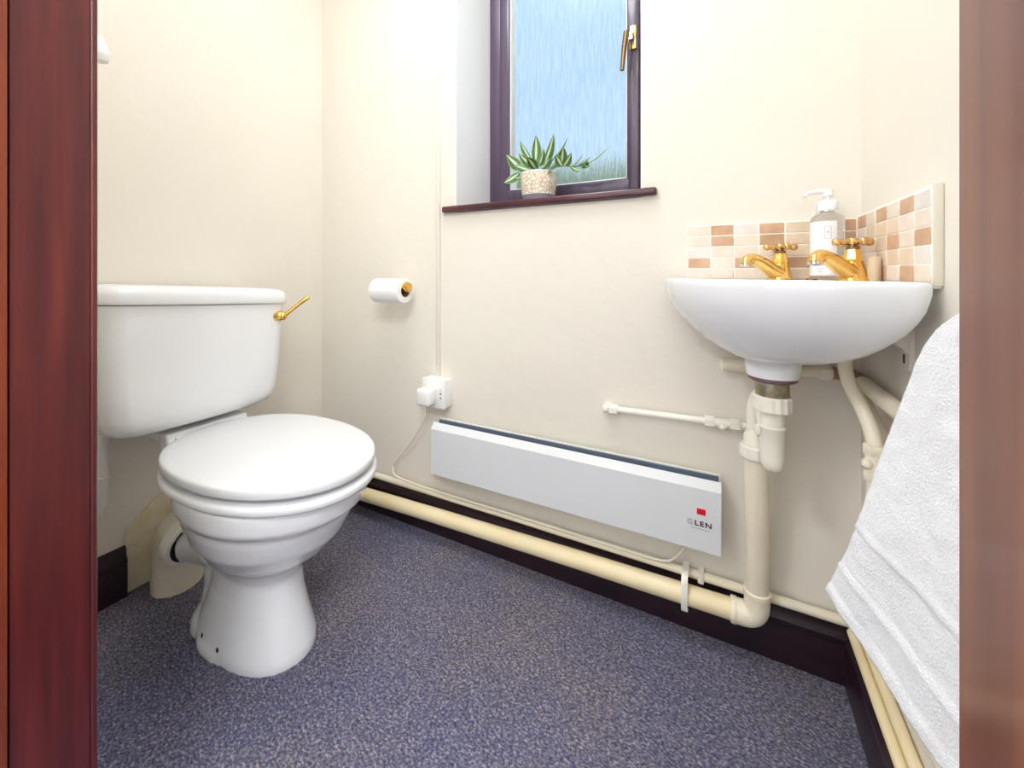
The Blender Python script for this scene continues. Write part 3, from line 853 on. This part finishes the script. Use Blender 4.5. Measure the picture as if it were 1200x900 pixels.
# wall bracket carrying the basin on the right wall
bk = thing('basin_bracket', 'white steel bracket under the basin on the right wall', 'bracket', (.24, .79, .68))
bm = NB()
pts = []
for k in range(13):
    a = PI+PI*k/12; pts.append((.790+.0185*math.cos(a), .694+.0185*math.sin(a)))
pts += [(.8085, .765), (.7715, .765)]
loft(bm, [[V((x, y, z)) for y, z in pts] for x in (XR-.006, XR+.001)])
obj('wall_plate', bm, M['bracket'], bk)
bm = NB()
for yy in (.7735, .8035):
    loft(bm, [[V((XR-.004, y_, .70)), V((XR-.004, y_, .765)), V((XR-.05, y_, .765)), V((XR-.045, y_, .748))] for y_ in (yy, yy+.003)])
obj('arm', bm, M['bracket'], bk)
for zz in (.722, .695):
    bm = NB(); box(bm, XR-.0068, XR-.005, .787, .793, zz-.008, zz+.006, .0008, 1)
    obj('slot', bm, M['black'], bk)

# ------------------------------------------------------------------ taps
def make_tap(loc, label):
    p = V(loc); t = thing('basin_tap', label, 'tap', loc, None)
    d = V((-1, -1, 0)).normalized(); sd = V((1, -1, 0)).normalized()
    bm = NB()
    lathe(bm, [(.0225, 0), (.0225, .003), (.0200, .006), (.0170, .020), (.0145, .031), (.0138, .035)], p, (0, 0, 1), 28)
    # leaning spout fused with the body
    pts = smooth_path([p+V((0, 0, .010))-d*.002, p+d*.018+V((0, 0, .018)), p+d*.040+V((0, 0, .029)), p+d*.064+V((0, 0, .039)), p+d*.078+V((0, 0, .041)), p+d*.087+V((0, 0, .036)), p+d*.0895+V((0, 0, .030))], 5)
    rs_ = [.0165-.0055*min(1, i/16) for i in range(len(pts))]
    tube(bm, pts, rs_, 18)
    body = obj('body', bm, M['brass'], t, smooth=50)
    bm = NB(); tube(bm, [p+d*.0895+V((0, 0, .031)), p+d*.0900+V((0, 0, .0265))], [.0112, .0108], 18)
    obj('nozzle', bm, M['chrome'], t)
    bm = NB(); lathe(bm, [(.0150, .033), (.0155, .035), (.0140, .038), (.0115, .050), (.0105, .053)], p, (0, 0, 1), 8)
    obj('bonnet', bm, M['brass'], t, smooth=30)
    bm = NB(); lathe(bm, [(.0075, .051), (.0098, .054), (.0098, .059), (.0075, .060), (.0068, .064)], p, (0, 0, 1), 18)
    obj('spindle', bm, M['bronze'], t)
    bm = NB()
    c = p+V((0, 0, .066))
    lathe(bm, [(.0072, -.005), (.0085, -.003), (.0085, .005), (.0065, .007)], c, (0, 0, 1), 18)
    for a in (0.35, .35+PI/2, .35+PI, .35+1.5*PI):
        u = V((math.cos(a), math.sin(a), 0))
        lathe(bm, [(.0058, .004), (.0042, .010), (.0052, .015), (.0038, .018), (.0062, .022), (.0070, .026), (.0058, .030), (.002, .032)], c, u, 14)
    obj('cross_handle', bm, M['brass_h'], t, smooth=60)
    return t
M['brass_h'] = mat('worn_brass_handle', (.62, .38, .14, 1), .18, metal=1., var=(.80, .55, .24, 1), vscale=60)
make_tap((.107, .975, .8065), 'brass cross-head pillar tap at the left, in front of the back wall tiles')
make_tap((.2005, .880, .8070), 'brass cross-head pillar tap at the right, in front of the soap bottle')

# ------------------------------------------------------------------ soap dispenser
sx, sy, sz = .1795, .955, .8065
sd_ = thing('soap_dispenser', 'clear pump bottle with a white label on the basin corner', 'soap dispenser', (sx, sy, sz))
bm = NB()
lathe(bm, [(.023, .0), (.0260, .002), (.0265, .006), (.0265, .112), (.025, .119), (.020, .124), (.0115, .127), (.0115, .131)], (sx, sy, sz), (0, 0, 1), 40)
obj('bottle', bm, M['bottle'], sd_, smooth=50)
bm = NB()   # wrap-around label facing left and forward
n = 24; R = .0269
a0, a1 = math.radians(150), math.radians(292)
rows = []
for z in (.009, .110):
    rows.append([V((sx+R*math.cos(a0+(a1-a0)*k/n), sy+R*math.sin(a0+(a1-a0)*k/n), sz+z)) for k in range(n+1)])
loft(bm, rows, False, False, closed=False)
lb = obj('label', bm, M['label'], sd_, smooth=180)
bm = NB()
def lab_dash(a_, z_, w_, h_):
    u = V((math.cos(a_), math.sin(a_), 0)); v_ = V((-math.sin(a_), math.cos(a_), 0)); c = V((sx, sy, sz+z_))+u*(R+.0003)
    q = [c-v_*w_/2-V((0, 0, h_/2)), c+v_*w_/2-V((0, 0, h_/2)), c+v_*w_/2+V((0, 0, h_/2)), c-v_*w_/2+V((0, 0, h_/2))]
    loft(bm, [[x-u*.0002 for x in q], [x+u*.0002 for x in q]])
am = math.radians(262)
for dz, w_, h_ in ((.100, .009, .0006), (.077, .009, .0006)): lab_dash(am, dz, w_, h_)
for da in (-.0045, .0045): lab_dash(am+da/R, .0885, .0006, .023)
lab_dash(am, .0895, .0025, .003)
for z_, w_ in ((.050, .012), (.046, .014), (.040, .010), (.034, .013), (.030, .012), (.022, .011), (.016, .008)): lab_dash(math.radians(238), z_, w_, .0006)
tag(obj('label_print', bm, M['inkgrey'], lb), kind='stuff')
bm = NB(); lathe(bm, [(.0165, .129), (.0168, .130), (.0168, .148), (.0155, .150), (.006, .1505)], (sx, sy, sz), (0, 0, 1), 28)
obj('collar', bm, M['plastic_w'] if 'plastic_w' in M else M['label'], sd_)
bm = NB(); lathe(bm, [(.0170, .1285), (.0172, .129), (.0172, .1315), (.0170, .132)], (sx, sy, sz), (0, 0, 1), 28)
obj('collar_band', bm, M['chrome'], sd_)
bm = NB()
lathe(bm, [(.005, .150), (.005, .158), (.0095, .159), (.0095, .170), (.008, .1725)], (sx, sy, sz), (0, 0, 1), 20)
dv = V((-.92, -.38, 0)).normalized(); q = V((sx, sy, sz))
tube(bm, smooth_path([q+dv*.004+V((0, 0, .168)), q+dv*.018+V((0, 0, .1685)), q+dv*.034+V((0, 0, .165)), q+dv*.041+V((0, 0, .159))], 5), [.0055]*6+[.0045]*5+[.0038]*5, 12)
obj('pump_head', bm, M['label'], sd_)

# small cream block beside the right tap
bm = NB(); lathe(bm, [(.0080, 0), (.0090, .002), (.0090, .038), (.0080, .0405), (.003, .0412)], (.2255, .868, .8065), (0, 0, 1), 24)
tag(obj('bottle_cap', bm, M['capbeige'], None), 'small beige plastic cap standing right of the right tap', 'cap')

# ------------------------------------------------------------------ basin trap
tr = thing('basin_trap', 'off-white plastic bottle trap with brass tail under the basin', 'trap', (.082, .855, .47))
bx, by = .082, .855
bm = NB(); lathe(bm, [(.034, .6285), (.0385, .631), (.0395, .636), (.039, .638), (.02, .638)], (bx, by, 0), (0, 0, 1), 28)
obj('washer', bm, M['washer'], tr)
bm = NB()
prof = [(.0255, .596)]
for i in range(8):
    z = .598+i*.004; prof += [(.0255, z), (.0262, z+.002)]
prof += [(.0255, .632)]
lathe(bm, prof, (bx, by, 0), (0, 0, 1), 28)
obj('brass_tail', bm, M['brass_old'], tr)
def ribnut(bm, c, r, z0, z1, n=14):
    secs = []
    for z, k in ((z0, .93), (z0+.003, 1), (z1-.003, 1), (z1, .93)):
        row = []
        for i in range(n*4):
            rr = r*k*(1.0 if i % 4 in (0, 1) else .955)
            a = 2*PI*i/(n*4); row.append(V((c[0]+rr*math.cos(a), c[1]+rr*math.sin(a), z)))
        secs.append(row)
    loft(bm, secs)
bm = NB(); ribnut(bm, (bx, by), .0305, .574, .602)
obj('top_nut', bm, M['pvc_white'], tr, smooth=25)
bm = NB()
lathe(bm, [(.0185, .58), (.0185, .548), (.0205, .546), (.0205, .543), (.0190, .541), (.0190, .490), (.0175, .478), (.013, .469), (.006, .4655)], (bx, by, 0), (0, 0, 1), 28)
obj('trap_body', bm, M['pvc_white'], tr)
bm = NB()
dx, dy = NX-bx, NY-by
side_ = V((bx+dx*.25, by+dy*.25, .530))
pth = smooth_path([(bx+dx*.20, by+dy*.20, .500), (bx+dx*.38, by+dy*.38, .528), (bx+dx*.55, by+dy*.55, .560), (bx+dx*.72, by+dy*.72, .583), (bx+dx*.90, by+dy*.90, .580), (NX-.003, NY, .556), (NX-.003, NY, .52), (NX, NY, .46)], 6)
tube(bm, pth, .0125, 18)
lathe(bm, [(.0195, .482), (.0205, .488), (.0205, .503), (.0135, .518)], (NX, NY, 0), (0, 0, 1), 24)
obj('outlet_bend', bm, M['pvc_white'], tr, smooth=60)
bm = NB(); ribnut(bm, (NX, NY), .0275, .462, .487, 12)
obj('lower_nut', bm, M['pvc_white'], tr, smooth=25)
bm = NB(); lathe(bm, [(.0175, -.009), (.0195, -.006), (.0195, .006), (.0175, .009)], (bx+dx*.36, by+dy*.36, .530), V((dx*.5, dy*.5, .045)).normalized(), 14)
obj('side_nut', bm, M['pvc_white'], tr)

# ------------------------------------------------------------------ towel on a hook
tw = thing('towel', 'white terry hand towel hanging by the right wall', 'towel', (.2, .55, .36))
def lerp_path(pts, t):
    n = len(pts)-1; f = min(max(t, 0), 1)*n; i = min(int(f), n-1)
    p0 = V(pts[max(i-1, 0)]); p1 = V(pts[i]); p2 = V(pts[i+1]); p3 = V(pts[min(i+2, n)]); t = f-i
    return .5*((2*p1)+(p2-p0)*t+(2*p0-5*p1+4*p2-p3)*t*t+(3*p1-p0-3*p2+p3)*t**3)
Lp = [(.2035, .512, .792), (.186, .556, .752), (.165, .591, .639), (.140, .611, .516), (.120, .645, .414)]
Rp = [(.224, .45, .815), (.222, .455, .74), (.216, .46, .62), (.208, .475, .48), (.200, .498, .352)]
Bp = [(.234, .520, .792), (.234, .560, .75), (.234, .615, .63), (.234, .655, .50), (.234, .700, .385)]
NV, NF, NBk = 110, 46, 26
bm = NB(); rows = []
from mathutils import noise as mn
for i in range(NV+1):
    v = i/NV
    L_ = lerp_path(Lp, v); R_ = lerp_path(Rp, v); B_ = lerp_path(Bp, v)
    row = []
    dirf = (R_-L_); nf = dirf.cross(V((0, 0, 1))).normalized()
    if nf.y > 0: nf = -nf
    for k in range(NF+1):
        u = k/NF
        p = L_.lerp(R_, u)
        fold = .006*math.sin(u*PI*1.0)*v + .004*math.sin(u*7+v*2)*v*min(1, u*4)
        # woven bands near the hem and a rolled hem
        band = 0
        for vb, wd, hh in ((.735, .006, .0022), (.865, .006, .0022)):
            band += hh*math.exp(-((v-vb)/wd)**2)
        if .745 < v < .855: band -= .0016
        if v > .945: band += .0022*min(1, (v-.945)/.01)
        p = p + nf*(fold+band)
        p += nf*.0015*mn.noise(p*60)
        row.append(p)
    for k in range(1, NBk+1):
        u = k/NBk
        p = L_.lerp(B_, u)
        # round the fold
        p += V((.006*math.sin(u*PI), .006*math.sin(u*PI), 0))
        p.x += .001*mn.noise(p*60)
        p.x = min(p.x, XR-.006)
        row.insert(0, p)
    rows.append([bm.verts.new(p) for p in row])
for a, b in zip(rows, rows[1:]):
    for i in range(len(a)-1): bm.faces.new((a[i], a[i+1], b[i+1], b[i]))
cl = obj('cloth', bm, M['towel'], tw, smooth=180)
md = cl.modifiers.new('thick', 'SOLIDIFY'); md.thickness = .005; md.offset = -1
md = cl.modifiers.new('s', 'SMOOTH'); md.factor = .5; md.iterations = 1
# the loop that hangs on the hook
bm = NB(); tube(bm, smooth_path([(.215, .48, .80), (.218, .475, .835), (.224, .47, .85), (.226, .482, .835), (.224, .49, .80)], 5), .003, 8)
obj('hanging_loop', bm, M['towel'], tw)
hk = thing('towel_hook', 'white hook on the right wall holding the towel', 'hook', (.24, .472, .84))
bm = NB(); lathe(bm, [(.016, -.001), (.016, .004), (.012, .006)], (XR, .472, .846), (-1, 0, 0), 18)
tube(bm, smooth_path([(XR-.003, .472, .846), (XR-.016, .472, .840), (XR-.027, .472, .845), (XR-.030, .472, .858)], 5), .0045, 10)
obj('hook_arm', bm, M['plastic'], hk)

# ------------------------------------------------------------------ light pull by the door
lp = thing('light_pull', 'white light pull knob hanging at the edge of the left door jamb', 'light pull', (-1.19, .352, 1.29))
bm = NB(); lx, ly, lz = -1.185, .3600, 1.272
lathe(bm, [(.006, 0), (.014, .004), (.018, .014), (.018, .022), (.012, .040), (.006, .054), (.004, .058)], (lx, ly, lz), (0, 0, 1), 20)
obj('knob', bm, M['plastic'], lp)
bm = NB(); tube(bm, [(lx, ly, lz+.055), (lx, ly, CZ)], .0012, 8)
obj('cord', bm, M['plastic'], lp)

# ------------------------------------------------------------------ potted plant on the sill
PX, PY, PZ0 = -.49, 1.12, 1.0245
pp = thing('potted_plant', 'small variegated trailing plant in a pebbled pot on the window sill', 'plant', (PX, PY, PZ0))
bm = NB(); lathe(bm, [(.046, .026), (.050, .028), (.0530, .060), (.0545, .093), (.0535, .095), (.051, .095), (.0495, .085)], (PX, PY, PZ0), (0, 0, 1), 48, caps=False)
obj('pot', bm, M['pot'], pp)
bm = NB(); lathe(bm, [(.047, 0), (.0485, .001), (.0495, .028), (.0495, .030), (.04, .030)], (PX, PY, PZ0), (0, 0, 1), 40)
obj('pot_base', bm, M['pot_base'], pp)
bm = NB(); lathe(bm, [(.0525, .0915), (.0550, .092), (.0556, .094), (.0550, .096), (.0525, .0965)], (PX, PY, PZ0), (0, 0, 1), 40, caps=False)
obj('pot_rim', bm, M['pot_white'], pp)
bm = NB(); lathe(bm, [(.0505, .078), (.0505, .084), (.02, .088)], (PX, PY, PZ0), (0, 0, 1), 30)
obj('compost', bm, M['soilmix'], pp)

bl = NB(); uvl = bl.loops.layers.uv.new('UVMap')
bst = NB()
def leaf(base, tip, w, roll=0., droop=.1):
    base = V(base); tip = V(tip); ax = tip-base; L = ax.length; ax.normalize()
    sidev = ax.cross(V((0, 1, 0)))
    if sidev.length < .1: sidev = ax.cross(V((0, 0, 1)))
    sidev.normalize(); sidev = Matrix.Rotation(roll, 3, ax) @ sidev
    up = sidev.cross(ax).normalized()
    nv, nu = 9, 6
    grid = []
    for i in range(nv+1):
        t = i/nv
        ww = 1.22*w*(math.sin(PI*min(1, t*.96+.04)**.75))**.9 * .5
        c = base+ax*(L*t)+up*(-droop*L*(t-.15)**2*1.0+droop*L*.02)
        r = []
        for j in range(nu+1):
            s = j/nu*2-1
            r.append(bl.verts.new(c+sidev*(s*ww)+up*(abs(s)*ww*.35)))
        grid.append(r)
    for i in range(nv):
        for j in range(nu):
            f = bl.faces.new((grid[i][j], grid[i][j+1], grid[i+1][j+1], grid[i+1][j]))
            for lp_, (ii, jj) in zip(f.loops, ((i, j), (i, j+1), (i+1, j+1), (i+1, j))):
                lp_[uvl].uv = (jj/nu, ii/nv)
top = PZ0+.086
C0 = V((PX, PY, top))
spec = [  # base offset(x,y,z), tip offset(x,y,z), width, roll
    ((-.055, -.01, .030), (-.100, -.02, .075), .030, .3), ((-.060, -.015, .015), (-.104, -.025, -.014), .028, .2),
    ((-.030, .01, .060), (-.066, .00, .118), .022, 1.0), ((-.035, .0, .045), (-.078, .02, .088), .020, .7),
    ((-.005, -.01, .045), (.000, -.015, .122), .027, .1), ((.020, .0, .040), (.058, -.01, .118), .028, -.3),
    ((.050, .01, .060), (.100, .00, .108), .022, -.9), ((-.01, -.02, .03), (-.045, -.04, .062), .026, .4),
    ((.01, -.02, .03), (.040, -.045, .070), .026, -.4), ((-.02, -.02, .02), (-.060, -.05, .030), .025, .5),
    ((.02, -.02, .02), (.060, -.05, .040), .025, -.5), ((.0, -.02, .02), (-.012, -.055, .050), .026, .0),
    ((.03, .02, .03), (.075, .03, .065), .022, -.6), ((-.02, .02, .03), (-.03, .04, .085), .024, .2), ((.01, .02, .03), (.028, .04, .088), .024, -.2),
    ((.03, -.02, .01), (.062, -.045, .008), .022, -.3), ((-.03, -.015, .005), (-.065, -.03, -.005), .024, .6),
    # trailing stem to the right
    ((.075, -.01, .028), (.092, -.03, .072), .027, -.1), ((.085, -.01, .022), (.118, -.03, .050), .024, -.3), ((.08, -.01, .02), (.066, -.03, .052), .022, .4),
    ((.110, -.01, .018), (.150, -.025, .042), .018, -1.1), ((.130, -.01, .02), (.172, -.03, .030), .020, -.6), ((.105, -.01, .018), (.150, -.03, -.012), .016, -.8),
    ((.150, -.01, .018), (.228, -.01, .058), .014, -1.0), ((.14, -.01, .02), (.165, -.02, .004), .018, -.5)]
for b, t_, w, rl in spec:
    leaf(C0+V(b), C0+V(t_), w, rl, .12)
for b, t_, w, rl in spec[:17]:
    tube(bst, smooth_path([C0+V((b[0]*.35, b[1]*.4, -.004)), C0+V((b[0]*.7, b[1]*.8, b[2]*.6)), C0+V(b)], 3), .0016, 6)
tube(bst, smooth_path([C0+V((.02, 0, -.004)), C0+V((.05, -.01, .018)), C0+V((.085, -.01, .021)), C0+V((.12, -.01, .015)), C0+V((.158, -.01, .022))], 4), .0020, 8)
obj('foliage', bl, M['leaf'], pp, smooth=180, fixn=False)
obj('stem', bst, M['stem'], pp)

# ------------------------------------------------------------------ lights
def area(name, loc, rot, size, power, col, shape='DISK', size_y=None):
    l = bpy.data.lights.new(name, 'AREA'); l.shape = shape; l.size = size; l.energy = power; l.color = col
    if size_y: l.size_y = size_y
    o = bpy.data.objects.new(name, l); COL.objects.link(o); o.location = loc; o.rotation_euler = rot
    return o
bm = NB(); lathe(bm, [(.02, 0), (.30, -.002), (.30, -.03), (.285, -.034), (.285, -.03), (.02, -.03)], (-.48, .50, CZ), (0, 0, 1), 32)
o = obj('ceiling_lamp', bm, M['plastic']); tag(o, 'round white ceiling lamp overhead', 'lamp')
area('ceiling_lamp_light', (-.48, .50, CZ-.035), (0, 0, 0), .6, 13, (.925, .96, 1))
bm = NB(); lathe(bm, [(.02, 0), (.48, -.002), (.48, -.03), (.465, -.034), (.465, -.03), (.02, -.03)], (.55, -.95, 2.32), (0, 0, 1), 32)
o = obj('hall_fill_fixture', bm, M['plastic']); tag(o, 'round white fixture added in the hall for fill light', 'lamp')
area('hall_fill_light', (.55, -.95, 2.284), (0, 0, 0), .9, 52, (.925, .96, 1))  # unseen fill light, added to brighten the toilet side through the doorway
bm = NB(); lathe(bm, [(.02, 0), (.38, -.002), (.38, -.03), (.365, -.034), (.365, -.03), (.02, -.03)], (-1.1, -.95, 2.32), (0, 0, 1), 32)
o = obj('hall_fill_fixture', bm, M['plastic']); tag(o, 'smaller round white fixture added left of the doorway for fill light', 'lamp')
area('hall_fill_light', (-1.1, -.95, 2.284), (0, 0, 0), .7, 36, (.925, .96, 1))  # second added fill, balances the basin and heater side

# sky
w = bpy.data.worlds.new('sky'); S.world = w; w.use_nodes = True
nt = w.node_tree; N = nt.nodes; Lk = nt.links
bg = N['Background']
tc = N.new('ShaderNodeTexCoord'); sep = N.new('ShaderNodeSeparateXYZ'); Lk.new(tc.outputs['Generated'], sep.inputs[0])
r = N.new('ShaderNodeValToRGB'); e = r.color_ramp.elements
e[0].position = 0; e[0].color = (.72, .84, .97, 1); e[1].position = 1; e[1].color = (7.0, 7.4, 8.0, 1)
k = e.new(.30); k.color = (.54, .75, 1.0, 1)
k = e.new(.66); k.color = (.42, .66, 1.0, 1)
k = e.new(.78); k.color = (6.0, 6.4, 7.0, 1)
Lk.new(sep.outputs['Z'], r.inputs['Fac'])
nz = N.new('ShaderNodeTexNoise'); nz.inputs['Scale'].default_value = 5; nz.inputs['Detail'].default_value = 5
Lk.new(tc.outputs['Generated'], nz.inputs['Vector'])
cr = N.new('ShaderNodeValToRGB'); cr.color_ramp.elements[0].position = .60; cr.color_ramp.elements[1].position = .75
Lk.new(nz.outputs['Fac'], cr.inputs['Fac'])
mx = N.new('ShaderNodeMixRGB'); mx.inputs['Color2'].default_value = (1.1, 1.12, 1.15, 1)
Lk.new(cr.outputs['Color'], mx.inputs['Fac']); Lk.new(r.outputs['Color'], mx.inputs['Color1'])
Lk.new(mx.outputs['Color'], bg.inputs['Color'])
bg.inputs['Strength'].default_value = 1.12

# ------------------------------------------------------------------ camera
cam = bpy.data.cameras.new('camera'); co = bpy.data.objects.new('camera', cam); COL.objects.link(co)
co.location = (0, 0, .82); co.rotation_euler = (PI/2, 0, math.radians(27.4))
cam.sensor_width = 36; cam.lens = 472/1200*36; cam.shift_y = -130/1200; cam.clip_start = .01
S.camera = co

S.view_settings.view_transform = 'Standard'; S.view_settings.look = 'None'
S.view_settings.gamma = 1; S.view_settings.use_curve_mapping = False
S.view_settings.exposure = -.04
S.cycles.use_denoising = True
S.cycles.max_bounces = 12; S.cycles.diffuse_bounces = 6; S.cycles.transmission_bounces = 8
